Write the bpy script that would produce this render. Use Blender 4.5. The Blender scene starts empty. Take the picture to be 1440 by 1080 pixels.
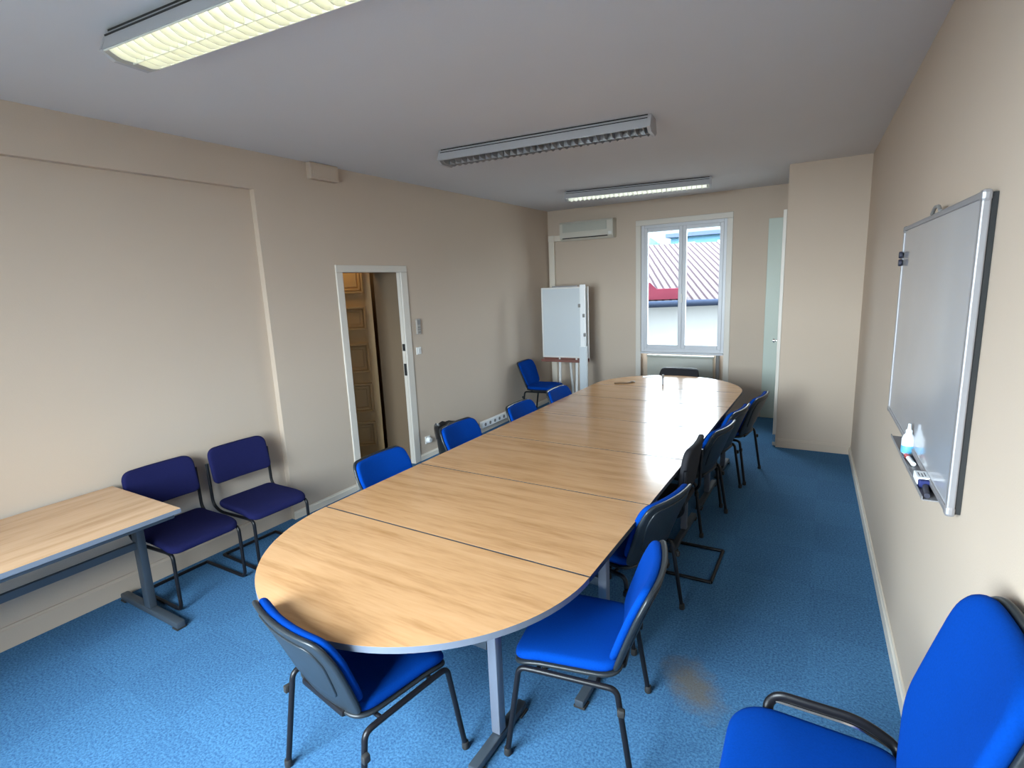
import bpy, bmesh, math, random
from mathutils import Vector, Matrix
random.seed(7)
C = bpy.context.scene.collection
PI = math.pi
R = math.radians
H = 3.0            # ceiling height
ZT = 0.73          # table top height

# ------------------------------------------------------------------ materials
def mat(name, col, rough=0.6, metal=0.0, spec=0.5, noise=None, bump=0.0, bscale=60, sheen=0.0, coat=0.0):
    m = bpy.data.materials.new(name); m.use_nodes = True
    nt = m.node_tree; b = nt.nodes['Principled BSDF']
    b.inputs['Base Color'].default_value = (*col, 1)
    b.inputs['Roughness'].default_value = rough
    b.inputs['Metallic'].default_value = metal
    b.inputs['Specular IOR Level'].default_value = spec
    if sheen: b.inputs['Sheen Weight'].default_value = sheen
    if coat: b.inputs['Coat Weight'].default_value = coat
    tc = nt.nodes.new('ShaderNodeTexCoord')
    if noise:
        sc, amt = noise
        n = nt.nodes.new('ShaderNodeTexNoise'); n.inputs['Scale'].default_value = sc; n.inputs['Detail'].default_value = 4
        nt.links.new(tc.outputs['Object'], n.inputs['Vector'])
        mx = nt.nodes.new('ShaderNodeMix'); mx.data_type = 'RGBA'
        mx.inputs['A'].default_value = (*[max(0, c*(1-amt)) for c in col], 1)
        mx.inputs['B'].default_value = (*[min(1, c*(1+amt)) for c in col], 1)
        nt.links.new(n.outputs['Fac'], mx.inputs['Factor'])
        nt.links.new(mx.outputs['Result'], b.inputs['Base Color'])
    if bump:
        n = nt.nodes.new('ShaderNodeTexNoise'); n.inputs['Scale'].default_value = bscale; n.inputs['Detail'].default_value = 3
        nt.links.new(tc.outputs['Object'], n.inputs['Vector'])
        bp = nt.nodes.new('ShaderNodeBump'); bp.inputs['Strength'].default_value = bump; bp.inputs['Distance'].default_value = 0.004
        nt.links.new(n.outputs['Fac'], bp.inputs['Height']); nt.links.new(bp.outputs['Normal'], b.inputs['Normal'])
    return m

def emit(name, col, s):
    m = bpy.data.materials.new(name); m.use_nodes = True
    b = m.node_tree.nodes['Principled BSDF']
    b.inputs['Base Color'].default_value = (*col, 1)
    b.inputs['Emission Color'].default_value = (*col, 1); b.inputs['Emission Strength'].default_value = s
    return m

def wood_mat(name, along, c1, c2, c3):
    m = bpy.data.materials.new(name); m.use_nodes = True
    nt = m.node_tree; b = nt.nodes['Principled BSDF']; N = nt.nodes.new; L = nt.links.new
    tc = N('ShaderNodeTexCoord'); mp = N('ShaderNodeMapping')
    mp.inputs['Scale'].default_value = (0.9, 9, 9) if along == 'X' else (9, 0.9, 9)
    oi = N('ShaderNodeObjectInfo'); ad = N('ShaderNodeVectorMath'); ad.operation = 'ADD'
    ml = N('ShaderNodeMath'); ml.operation = 'MULTIPLY'; ml.inputs[1].default_value = 37
    L(oi.outputs['Random'], ml.inputs[0]); L(tc.outputs['Object'], ad.inputs[0]); L(ml.outputs[0], ad.inputs[1])
    L(ad.outputs[0], mp.inputs['Vector'])
    n1 = N('ShaderNodeTexNoise'); n1.inputs['Scale'].default_value = 1.5; n1.inputs['Detail'].default_value = 6; n1.inputs['Distortion'].default_value = 0.6
    L(mp.outputs['Vector'], n1.inputs['Vector'])
    n2 = N('ShaderNodeTexNoise'); n2.inputs['Scale'].default_value = 9; n2.inputs['Detail'].default_value = 3
    L(mp.outputs['Vector'], n2.inputs['Vector'])
    r = N('ShaderNodeValToRGB'); r.color_ramp.elements[0].position = 0.3; r.color_ramp.elements[0].color = (*c1, 1)
    r.color_ramp.elements[1].position = 0.72; r.color_ramp.elements[1].color = (*c3, 1)
    e = r.color_ramp.elements.new(0.5); e.color = (*c2, 1)
    mx = N('ShaderNodeMix'); mx.data_type = 'FLOAT'; mx.inputs['Factor'].default_value = 0.3
    L(n1.outputs['Fac'], mx.inputs['A']); L(n2.outputs['Fac'], mx.inputs['B'])
    L(mx.outputs['Result'], r.inputs['Fac']); L(r.outputs['Color'], b.inputs['Base Color'])
    b.inputs['Roughness'].default_value = 0.19; b.inputs['Specular IOR Level'].default_value = 0.42
    return m

def carpet_mat():
    m = bpy.data.materials.new('blue_carpet'); m.use_nodes = True
    nt = m.node_tree; b = nt.nodes['Principled BSDF']; N = nt.nodes.new; L = nt.links.new
    tc = N('ShaderNodeTexCoord')
    n1 = N('ShaderNodeTexNoise'); n1.inputs['Scale'].default_value = 95; n1.inputs['Detail'].default_value = 4; n1.inputs['Roughness'].default_value = 0.7
    L(tc.outputs['Object'], n1.inputs['Vector'])
    r = N('ShaderNodeValToRGB'); r.color_ramp.elements[0].position = 0.36; r.color_ramp.elements[0].color = (0.029, 0.092, 0.205, 1)
    r.color_ramp.elements[1].position = 0.66; r.color_ramp.elements[1].color = (0.084, 0.222, 0.395, 1)
    L(n1.outputs['Fac'], r.inputs['Fac'])
    # carpet tiles half a metre wide, very slightly different from each other
    ck = N('ShaderNodeTexChecker'); ck.inputs['Scale'].default_value = 2.0
    ck.inputs['Color1'].default_value = (1, 1, 1, 1); ck.inputs['Color2'].default_value = (0.93, 0.93, 0.94, 1)
    L(tc.outputs['Object'], ck.inputs['Vector'])
    mu = N('ShaderNodeMix'); mu.data_type = 'RGBA'; mu.blend_type = 'MULTIPLY'; mu.inputs['Factor'].default_value = 1
    L(r.outputs['Color'], mu.inputs['A']); L(ck.outputs['Color'], mu.inputs['B'])
    # brown stain by the second chair
    mp = N('ShaderNodeMapping'); mp.vector_type = 'TEXTURE'
    mp.inputs['Location'].default_value = (-0.46, 2.33, 0); mp.inputs['Rotation'].default_value = (0, 0, R(35)); mp.inputs['Scale'].default_value = (0.14, 0.24, 1)
    L(tc.outputs['Object'], mp.inputs['Vector'])
    ln = N('ShaderNodeVectorMath'); ln.operation = 'LENGTH'; L(mp.outputs['Vector'], ln.inputs[0])
    n3 = N('ShaderNodeTexNoise'); n3.inputs['Scale'].default_value = 14; n3.inputs['Detail'].default_value = 4; L(tc.outputs['Object'], n3.inputs['Vector'])
    s = N('ShaderNodeMath'); s.operation = 'ADD'; L(ln.outputs['Value'], s.inputs[0]); L(n3.outputs['Fac'], s.inputs[1])
    mr = N('ShaderNodeMapRange'); mr.inputs['From Min'].default_value = 0.75; mr.inputs['From Max'].default_value = 1.5
    mr.inputs['To Min'].default_value = 0.75; mr.inputs['To Max'].default_value = 0
    L(s.outputs[0], mr.inputs['Value'])
    m2 = N('ShaderNodeMix'); m2.data_type = 'RGBA'; m2.inputs['B'].default_value = (0.15, 0.125, 0.085, 1)
    L(mr.outputs['Result'], m2.inputs['Factor']); L(mu.outputs['Result'], m2.inputs['A'])
    L(m2.outputs['Result'], b.inputs['Base Color'])
    b.inputs['Roughness'].default_value = 0.95; b.inputs['Specular IOR Level'].default_value = 0.12
    bp = N('ShaderNodeBump'); bp.inputs['Strength'].default_value = 0.5; bp.inputs['Distance'].default_value = 0.004
    L(n1.outputs['Fac'], bp.inputs['Height']); L(bp.outputs['Normal'], b.inputs['Normal'])
    return m

def roof_mat():
    m = bpy.data.materials.new('ribbed_roof'); m.use_nodes = True
    nt = m.node_tree; b = nt.nodes['Principled BSDF']; N = nt.nodes.new; L = nt.links.new
    tc = N('ShaderNodeTexCoord'); w = N('ShaderNodeTexWave'); w.wave_type = 'BANDS'; w.bands_direction = 'X'
    w.inputs['Scale'].default_value = 1.45; w.inputs['Distortion'].default_value = 0.4; w.inputs['Detail'].default_value = 1
    L(tc.outputs['Object'], w.inputs['Vector'])
    r = N('ShaderNodeValToRGB'); r.color_ramp.elements[0].position = 0.10; r.color_ramp.elements[0].color = (0.030, 0.022, 0.025, 1)
    r.color_ramp.elements[1].position = 0.5; r.color_ramp.elements[1].color = (0.085, 0.074, 0.077, 1)
    L(w.outputs['Fac'], r.inputs['Fac']); L(r.outputs['Color'], b.inputs['Base Color'])
    b.inputs['Roughness'].default_value = 0.9
    return m

M = {}
M['wall'] = mat('beige_paint', (0.540, 0.440, 0.348), 0.75, noise=(1.6, 0.025), bump=0.12, bscale=140)
M['ceil'] = mat('ceiling_paint', (0.66, 0.655, 0.67), 0.85, noise=(2, 0.02), bump=0.08, bscale=90)
M['trim'] = mat('cream_gloss_paint', (0.72, 0.65, 0.55), 0.4, noise=(3, 0.03))
M['casing'] = mat('white_casing_paint', (0.64, 0.59, 0.52), 0.42, noise=(3, 0.03))
M['white_frame'] = mat('white_window_paint', (0.60, 0.61, 0.64), 0.35, noise=(3, 0.02))
M['carpet'] = carpet_mat()
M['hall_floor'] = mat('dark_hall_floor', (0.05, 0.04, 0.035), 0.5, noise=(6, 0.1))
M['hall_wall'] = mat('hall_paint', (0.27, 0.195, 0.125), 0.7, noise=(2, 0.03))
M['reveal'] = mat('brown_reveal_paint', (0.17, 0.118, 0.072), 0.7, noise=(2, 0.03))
M['hall_door'] = mat('ochre_door_paint', (0.58, 0.40, 0.19), 0.45, noise=(3, 0.04))
M['green'] = mat('pale_green_paint', (0.50, 0.56, 0.49), 0.5, noise=(2, 0.03))
M['rad'] = mat('grey_green_enamel', (0.46, 0.46, 0.40), 0.45, noise=(2, 0.03))
M['wood'] = wood_mat('beech_laminate', 'X', (0.37, 0.190, 0.080), (0.50, 0.280, 0.132), (0.57, 0.335, 0.172))
M['wood_y'] = wood_mat('beech_laminate_side', 'Y', (0.44, 0.255, 0.13), (0.56, 0.35, 0.20), (0.62, 0.405, 0.245))
M['dark_edge'] = mat('dark_edge_band', (0.030, 0.035, 0.042), 0.4, noise=(8, 0.05))
M['edge'] = mat('grey_edge_band', (0.13, 0.15, 0.19), 0.35, noise=(8, 0.05))
M['slate'] = mat('slate_grey_metal', (0.055, 0.070, 0.088), 0.42, metal=0.3, noise=(8, 0.05))
M['column'] = mat('light_grey_metal', (0.19, 0.21, 0.26), 0.38, metal=0.35, noise=(8, 0.05))
M['blue'] = mat('royal_blue_fabric', (0.0, 0.038, 0.255), 0.95, spec=0.06, noise=(180, 0.15), bump=0.2, bscale=400)
M['navy'] = mat('navy_fabric', (0.013, 0.0145, 0.066), 0.95, spec=0.06, noise=(160, 0.15), bump=0.2, bscale=400)
M['black_fabric'] = mat('black_fabric', (0.016, 0.016, 0.02), 0.8, spec=0.3, noise=(160, 0.2), bump=0.2, bscale=400)
M['plastic'] = mat('black_plastic', (0.016, 0.020, 0.024), 0.38, spec=0.4, noise=(30, 0.1), bump=0.08, bscale=500)
M['tube'] = mat('black_tube', (0.007, 0.007, 0.009), 0.38, spec=0.3, noise=(30, 0.1))
M['rubber'] = mat('black_rubber', (0.015, 0.015, 0.015), 0.7, noise=(30, 0.1))
M['chrome'] = mat('bright_steel', (0.72, 0.72, 0.72), 0.2, metal=1.0, noise=(30, 0.03))
M['alu'] = mat('aluminium', (0.34, 0.33, 0.34), 0.5, metal=0.5, noise=(20, 0.03))
M['board'] = mat('grey_white_board', (0.40, 0.405, 0.43), 0.09, spec=0.6, noise=(3, 0.05))
M['flip'] = mat('flipchart_board', (0.60, 0.64, 0.66), 0.35, noise=(2, 0.02))
M['white_plastic'] = mat('white_plastic', (0.74, 0.73, 0.70), 0.45, noise=(10, 0.02))
M['beige_plastic'] = mat('beige_plastic', (0.60, 0.57, 0.49), 0.45, noise=(10, 0.02))
M['grey_plastic'] = mat('grey_plastic', (0.22, 0.21, 0.20), 0.5, noise=(10, 0.04))
M['mid_plastic'] = mat('mid_grey_plastic', (0.36, 0.33, 0.30), 0.5, noise=(10, 0.04))
M['dark'] = mat('dark_fittings_gap_shade', (0.02, 0.02, 0.02), 0.8, noise=(10, 0.1))  # near-black for dark fittings, also stands in for shade in gaps
M['redwood'] = mat('red_brown_tray', (0.20, 0.075, 0.055), 0.5, noise=(12, 0.1))
M['lamp_body'] = mat('lamp_housing', (0.44, 0.44, 0.46), 0.4, noise=(6, 0.02))
M['lamp_louvre'] = mat('white_louvre', (0.86, 0.87, 0.80), 0.45, noise=(6, 0.02))
M['lamp_louvre_grey'] = mat('aluminium_louvre', (0.38, 0.38, 0.39), 0.4, metal=0.4, noise=(6, 0.02))
M['tube_off'] = mat('unlit_tube', (0.62, 0.62, 0.60), 0.3, noise=(6, 0.02))
M['tube_warm'] = emit('lit_tube_yellow', (1.0, 0.99, 0.72), 5.0)
M['tube_white'] = emit('lit_tube_white', (0.95, 1.0, 0.95), 4.5)
M['bag'] = mat('black_bag', (0.012, 0.012, 0.013), 0.3, noise=(20, 0.1), bump=0.6, bscale=40)
M['bottle'] = mat('white_bottle', (0.80, 0.83, 0.86), 0.3, noise=(20, 0.02))
M['cyan'] = mat('cyan_label', (0.12, 0.42, 0.70), 0.4, noise=(20, 0.03))
M['eraser_blue'] = mat('dark_blue_felt', (0.010, 0.018, 0.12), 0.7, noise=(60, 0.1))
M['paper'] = mat('white_paper', (0.85, 0.86, 0.86), 0.6, noise=(20, 0.02))
M['ink'] = mat('black_ink', (0.03, 0.03, 0.05), 0.6, noise=(20, 0.1))
M['red'] = mat('red_plastic', (0.5, 0.04, 0.04), 0.4, noise=(20, 0.05))
M['brown'] = mat('brown_plastic', (0.12, 0.07, 0.03), 0.4, noise=(20, 0.05))
M['render'] = mat('white_render', (0.34, 0.34, 0.34), 0.9, noise=(1, 0.03))
M['redband'] = mat('red_paint', (0.13, 0.028, 0.042), 0.8, noise=(3, 0.15))
M['gutter'] = mat('grey_zinc', (0.026, 0.034, 0.055), 0.6, noise=(3, 0.1))
M['leaf'] = mat('tree_leaf', (0.034, 0.080, 0.052), 0.8, noise=(3, 0.4))
M['bluewall'] = mat('blue_grey_render', (0.030, 0.060, 0.082), 0.9, noise=(1.5, 0.1))
M['ground'] = mat('courtyard_ground', (0.22, 0.22, 0.21), 0.9, noise=(1, 0.1))
M['roof'] = roof_mat()
M['hill'] = mat('hazy_hillside', (0.040, 0.046, 0.050), 1.0, noise=(0.08, 0.2))
for k in ('roof', 'hill', 'render', 'redband', 'gutter', 'leaf', 'bluewall', 'ground'):
    M[k].node_tree.nodes['Principled BSDF'].inputs['Specular IOR Level'].default_value = 0.0
g = bpy.data.materials.new('window_glass'); g.use_nodes = True
nt = g.node_tree; nt.nodes.clear()
o_ = nt.nodes.new('ShaderNodeOutputMaterial'); tr = nt.nodes.new('ShaderNodeBsdfTransparent'); tr.inputs['Color'].default_value = (0.96, 0.98, 0.98, 1)
gl = nt.nodes.new('ShaderNodeBsdfGlossy'); gl.inputs['Roughness'].default_value = 0.02
fr = nt.nodes.new('ShaderNodeFresnel'); fr.inputs['IOR'].default_value = 1.08
mx = nt.nodes.new('ShaderNodeMixShader'); nt.links.new(fr.outputs['Fac'], mx.inputs['Fac'])
nt.links.new(tr.outputs[0], mx.inputs[1]); nt.links.new(gl.outputs[0], mx.inputs[2]); nt.links.new(mx.outputs[0], o_.inputs['Surface'])
M['glass'] = g

# ------------------------------------------------------------------ mesh helpers
def obj(name, bm, m, parent=None, smooth=None, loc=None):
    bmesh.ops.recalc_face_normals(bm, faces=bm.faces[:])
    me = bpy.data.meshes.new(name); bm.to_mesh(me); bm.free()
    o = bpy.data.objects.new(name, me); C.objects.link(o)
    me.materials.append(M[m] if isinstance(m, str) else m)
    if smooth:
        for p in me.polygons: p.use_smooth = True
        me.set_sharp_from_angle(angle=R(smooth))
    if parent: o.parent = parent
    if loc: o.location = loc
    return o

def BM(): return bmesh.new()

def box(bm, c, s, bev=0.0, rot=None, seg=2):
    r = bmesh.ops.create_cube(bm, size=1.0)
    vs = r['verts']
    for v in vs: v.co = Vector((v.co.x*s[0], v.co.y*s[1], v.co.z*s[2]))
    if bev:
        es = list({e for v in vs for e in v.link_edges})
        rr = bmesh.ops.bevel(bm, geom=es, offset=bev, segments=seg, affect='EDGES', profile=0.5)
        vs = list({v for f in rr['faces'] for v in f.verts} | {v for v in vs if v.is_valid})
    for v in vs:
        if rot is not None: v.co = rot @ v.co
        v.co += Vector(c)
    return vs

def span(bm, a, b, bev=0.0):
    return box(bm, [(a[i]+b[i])/2 for i in range(3)], [abs(b[i]-a[i]) for i in range(3)], bev)

def fillet(pts, rad, n=5):
    pts = [Vector(p) for p in pts]; out = [pts[0]]
    for i in range(1, len(pts)-1):
        p, a, b = pts[i], pts[i-1], pts[i+1]
        r = rad[i-1] if isinstance(rad, (list, tuple)) else rad
        d1 = (a-p); d2 = (b-p); l = min(r, d1.length*0.48, d2.length*0.48)
        q1 = p+d1.normalized()*l; q2 = p+d2.normalized()*l
        for k in range(n+1):
            t = k/n; out.append((1-t)**2*q1+2*t*(1-t)*p+t*t*q2)
    out.append(pts[-1]); return out

def tube(bm, pts, r, n=10, rx=None, closed=False, flat_up=None):
    pts = [Vector(p) for p in pts]; rings = []; N = len(pts)
    up = None
    for i, p in enumerate(pts):
        if closed: t = (pts[(i+1) % N]-pts[i-1]).normalized()
        elif i == 0: t = (pts[1]-pts[0]).normalized()
        elif i == N-1: t = (pts[-1]-pts[-2]).normalized()
        else: t = ((pts[i+1]-p).normalized()+(p-pts[i-1]).normalized()).normalized()
        if up is None:
            ref = Vector(flat_up) if flat_up else (Vector((0, 0, 1)) if abs(t.z) < 0.9 else Vector((1, 0, 0)))
        else: ref = up
        s = t.cross(ref)
        if s.length < 1e-6: s = t.cross(Vector((0, 1, 0.3)))
        s.normalize(); u = s.cross(t).normalized(); up = u
        a, b = (rx or r), r
        rings.append([bm.verts.new(p+s*math.cos(2*PI*k/n)*a+u*math.sin(2*PI*k/n)*b) for k in range(n)])
    for i in range(N if closed else N-1):
        A, B = rings[i], rings[(i+1) % N]
        for k in range(n): bm.faces.new((A[k], A[(k+1) % n], B[(k+1) % n], B[k]))
    if not closed:
        bm.faces.new(rings[0][::-1]); bm.faces.new(rings[-1])

def lathe(bm, prof, n=24, c=(0, 0, 0)):
    rings = []
    for r, z in prof:
        if r < 1e-6: rings.append([bm.verts.new((c[0], c[1], c[2]+z))])
        else: rings.append([bm.verts.new((c[0]+r*math.cos(2*PI*k/n), c[1]+r*math.sin(2*PI*k/n), c[2]+z)) for k in range(n)])
    for A, B in zip(rings, rings[1:]):
        for k in range(n):
            k2 = (k+1) % n
            if len(A) == 1 and len(B) == 1: continue
            if len(A) == 1: bm.faces.new((A[0], B[k], B[k2]))
            elif len(B) == 1: bm.faces.new((A[k], A[k2], B[0]))
            else: bm.faces.new((A[k], A[k2], B[k2], B[k]))
    if len(rings[0]) > 1: bm.faces.new(rings[0][::-1])
    if len(rings[-1]) > 1: bm.faces.new(rings[-1])

def prism(bm, poly, z0, z1, f=lambda p: p):
    a = [bm.verts.new(f((x, y, z0))) for x, y in poly]; b = [bm.verts.new(f((x, y, z1))) for x, y in poly]
    n = len(poly); bm.faces.new(a[::-1]); bm.faces.new(b)
    for i in range(n): bm.faces.new((a[i], a[(i+1) % n], b[(i+1) % n], b[i]))

def rounded(poly, rads, n=8):
    out = []
    N = len(poly)
    for i in range(N):
        p = Vector(poly[i]); a = Vector(poly[i-1]); b = Vector(poly[(i+1) % N])
        d1 = (a-p).normalized(); d2 = (b-p).normalized()
        ang = d1.angle(d2); r = rads[i]; l = min(r/math.tan(ang/2), (a-p).length*0.49, (b-p).length*0.49)
        q1 = p+d1*l; q2 = p+d2*l
        for k in range(n+1):
            t = k/n
            w = (1-t)**2*q1+2*t*(1-t)*p*1.0+t*t*q2
            # blend towards a circular feel
            out.append((w.x, w.y))
    return out

def densify(poly, step=0.03):
    out = []
    for i in range(len(poly)):
        a = Vector(poly[i]); b = Vector(poly[(i+1) % len(poly)]); n = max(1, int((b-a).length/step))
        for k in range(n):
            p = a+(b-a)*k/n; out.append((p.x, p.y))
    return out

def pad(bm, outline, t, f, edge=0.02, crown=0.0, c=None):
    """cushion: outline in (u,v), thickness t along w, rounded edges; f maps (u,v,w) to a point"""
    ol = densify(outline)
    cx, cy = c or (sum(p[0] for p in ol)/len(ol), sum(p[1] for p in ol)/len(ol))
    hw = max(abs(p[0]-cx) for p in ol)
    e = min(edge, t/2)/hw
    rows = []
    for s in (0.3, 0.6, 0.82): rows.append((s, 0))
    for k in range(5):
        a = k/4*PI/2; rows.append((1-e+e*math.sin(a), min(edge, t/2)*(1-math.cos(a))))
    for k in range(5):
        a = k/4*PI/2; rows.append((1-e+e*math.cos(a), t-min(edge, t/2)+min(edge, t/2)*math.sin(a)))
    for s in (0.82, 0.6, 0.3): rows.append((s, t+crown*(1-s*s)))
    rings = []
    c0 = bm.verts.new(f((cx, cy, 0)))
    for s, w in rows:
        rings.append([bm.verts.new(f((cx+(x-cx)*s, cy+(y-cy)*s, w))) for x, y in ol])
    c1 = bm.verts.new(f((cx, cy, t+crown)))
    n = len(ol)
    for k in range(n): bm.faces.new((c0, rings[0][(k+1) % n], rings[0][k]))
    for A, B in zip(rings, rings[1:]):
        for k in range(n): bm.faces.new((A[k], A[(k+1) % n], B[(k+1) % n], B[k]))
    for k in range(n): bm.faces.new((c1, rings[-1][k], rings[-1][(k+1) % n]))

def thing(name, label, cat, loc=(0, 0, 0), rz=0, group=None):
    o = bpy.data.objects.new(name, None); C.objects.link(o); o.empty_display_size = 0.1
    o.location = loc; o.rotation_euler = (0, 0, rz); o['label'] = label; o['category'] = cat
    if group: o['group'] = group
    return o

def tag(o, label, cat, group=None):
    o['label'] = label; o['category'] = cat
    if group: o['group'] = group
    return o

def struct(o): o['kind'] = 'structure'; return o

def dup(root, loc, rz, label, group=None):
    r = root.copy(); C.objects.link(r); r.location = loc; r.rotation_euler = (0, 0, rz); r['label'] = label
    if group: r['group'] = group
    for ch in list(root.children):
        c = ch.copy(); C.objects.link(c); c.parent = r
        for gg in list(ch.children):
            d = gg.copy(); C.objects.link(d); d.parent = c
    return r

# ------------------------------------------------------------------ camera
F, YAW, PITCH, ROLL, CH = 748.9233, 0.539446, 0.185846, -0.042445, 1.92098
cy_, sy_, cp_, sp_ = math.cos(YAW), math.sin(YAW), math.cos(PITCH), math.sin(PITCH)
fwd = Vector((-sy_*cp_, cy_*cp_, -sp_)); right = Vector((cy_, sy_, 0)); up = right.cross(fwd)
r2 = math.cos(ROLL)*right+math.sin(ROLL)*up; u2 = -math.sin(ROLL)*right+math.cos(ROLL)*up
cam = bpy.data.cameras.new('camera'); co = bpy.data.objects.new('camera', cam); C.objects.link(co)
cam.sensor_width = 36; cam.lens = F/1440*36; cam.clip_start = 0.05; cam.clip_end = 200
mw = Matrix((( r2.x, u2.x, -fwd.x, 0), (r2.y, u2.y, -fwd.y, 0), (r2.z, u2.z, -fwd.z, CH), (0, 0, 0, 1)))
co.matrix_world = mw
bpy.context.scene.camera = co

# ------------------------------------------------------------------ room shell
XL, XREC, YB, YF = -3.87, -3.925, -0.85, 7.757
def xr(y): return 0.3477-0.028435*(y-4)
bm = BM(); span(bm, (-4.0, YB-0.3, -0.12), (0.9, YF+0.35, 0)); struct(obj('floor', bm, 'carpet'))
bm = BM(); span(bm, (-4.1, YB-0.3, H), (0.9, YF+0.35, H+0.15)); struct(obj('ceiling', bm, 'ceil'))
bm = BM()
DY0, DY1, DZ = 3.50, 4.30, 2.10
span(bm, (-4.25, YB-0.3, 0), (XREC, 2.72, 2.72)); span(bm, (-4.25, YB-0.3, 2.72), (XL, 2.72, H))
span(bm, (-4.25, 2.72, 0), (XL, DY0, H)); span(bm, (-4.25, DY0, DZ), (XL, DY1, H)); span(bm, (-4.25, DY1, 0), (XL, YF+0.3, H))
struct(obj('wall_left', bm, 'wall'))
bm = BM(); prism(bm, [(xr(YB-0.3), YB-0.3), (0.9, YB-0.3), (0.9, YF+0.35), (xr(YF+0.3), YF+0.35)], 0, H); struct(obj('wall_right', bm, 'wall'))
WX0, WX1, WZ1 = -2.43, -1.18, 2.70
bm = BM()
span(bm, (XL-0.2, YF, 0), (WX0, YF+0.3, H)); span(bm, (WX1, YF, 0), (0.9, YF+0.3, H)); span(bm, (WX0, YF, WZ1), (WX1, YF+0.3, H))
span(bm, (WX0, YF+0.16, 0), (WX1, YF+0.3, 0.83))
struct(obj('wall_far', bm, 'wall'))
BW = [(-2.65, -0.75)]
bm = BM()
span(bm, (-4.05, YB-0.3, 0), (BW[0][0], YB, H)); span(bm, (BW[0][1], YB-0.3, 0), (0.9, YB, H))
for a, b in BW:
    span(bm, (a, YB-0.3, 0), (b, YB, 0.83)); span(bm, (a, YB-0.3, 2.7), (b, YB, H))
struct(obj('wall_back', bm, 'wall'))
CX, CY = -0.432, 6.425
bm = BM(); prism(bm, [(CX, CY), (xr(CY)+0.02, CY), (xr(YF)+0.02, YF), (CX, YF)], 0, H); struct(obj('wall_closet', bm, 'wall'))

def baseboard(name, a, b, h, t, side, m='trim'):
    a = Vector(a); b = Vector(b); d = (b-a).normalized(); n = Vector((-d.y, d.x))*side
    bm = BM()
    prof = [(0, 0), (t, 0), (t, h-0.018), (t*0.7, h-0.012), (t*0.55, h), (0, h)]
    A = [bm.verts.new((a.x+n.x*p, a.y+n.y*p, z)) for p, z in prof]; B = [bm.verts.new((b.x+n.x*p, b.y+n.y*p, z)) for p, z in prof]
    bm.faces.new(A); bm.faces.new(B[::-1])
    for i in range(len(prof)): bm.faces.new((A[i], A[(i+1) % len(prof)], B[(i+1) % len(prof)], B[i]))
    return struct(obj(name, bm, m))
baseboard('baseboard_left', (XL, 2.72), (XL, 3.43), 0.068, 0.012, -1)
baseboard('baseboard_left', (XL, 4.385), (XL, YF), 0.068, 0.012, -1)
baseboard('baseboard_left', (XREC, YB), (XREC, 2.72), 0.13, 0.018, -1, 'wall')
baseboard('baseboard_right', (xr(YB), YB), (xr(CY), CY), 0.085, 0.016, 1)
baseboard('baseboard_closet', (CX, CY), (xr(CY), CY), 0.10, 0.014, -1, 'wall')
baseboard('baseboard_far', (XL, YF), (WX0, YF), 0.08, 0.012, -1, 'wall')
baseboard('baseboard_far', (WX1, YF), (-0.73, YF), 0.08, 0.012, -1, 'wall')

# far window: casing, two sashes, glass, sill, niche under it
bm = BM(); yc = YF-0.012
for a, b in (((WX0-0.03, yc, 0), (WX0+0.045, YF+0.02, WZ1-0.045)), ((WX1-0.045, yc, 0), (WX1+0.03, YF+0.02, WZ1-0.045)), ((WX0-0.03, yc, WZ1-0.045), (WX1+0.03, YF+0.02, WZ1+0.03))):
    span(bm, a, b, 0.006)
wn = struct(obj('window_1', bm, 'casing'))
bm = BM()
y0, y1 = YF+0.03, YF+0.10
fx0, fx1, fz0, fz1 = WX0+0.03, WX1-0.03, 0.84, WZ1-0.03
span(bm, (fx0, y0, fz0), (fx0+0.06, y1, fz1), 0.005); span(bm, (fx1-0.06, y0, fz0), (fx1, y1, fz1), 0.005)
span(bm, (fx0+0.06, y0, fz1-0.06), (fx1-0.06, y1, fz1), 0.005); span(bm, (fx0+0.06, y0, fz0), (fx1-0.06, y1, fz0+0.06), 0.005)
obj('window_frame', bm, 'white_frame', wn)
mid = (fx0+fx1)/2
for a, b in ((fx0+0.055, mid), (mid, fx1-0.055)):
    bm = BM(); za, zb = fz0+0.055, fz1-0.055; w = 0.052
    span(bm, (a, y0-0.01, za), (a+w, y1-0.02, zb), 0.008); span(bm, (b-w, y0-0.01, za), (b, y1-0.02, zb), 0.008)
    span(bm, (a+w, y0-0.01, za), (b-w, y1-0.02, za+w+0.01), 0.006); span(bm, (a+w, y0-0.01, zb-w), (b-w, y1-0.02, zb), 0.006)
    sa = obj('sash', bm, 'white_frame', wn)
    bm = BM(); span(bm, (a+w-0.01, y0+0.02, za+w), (b-w+0.01, y0+0.026, zb-w+0.01)); obj('pane', bm, 'glass', sa)
bm = BM(); box(bm, (mid, y0-0.02, 1.62), (0.022, 0.02, 0.12), 0.006); box(bm, (mid, y0-0.035, 1.64), (0.016, 0.03, 0.09), 0.006); obj('window_handle', bm, 'white_plastic', wn)
bm = BM(); span(bm, (WX0+0.045, YF-0.03, 0.825), (WX1-0.045, YF+0.05, 0.85), 0.006); obj('window_sill', bm, 'white_frame', wn)

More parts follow.
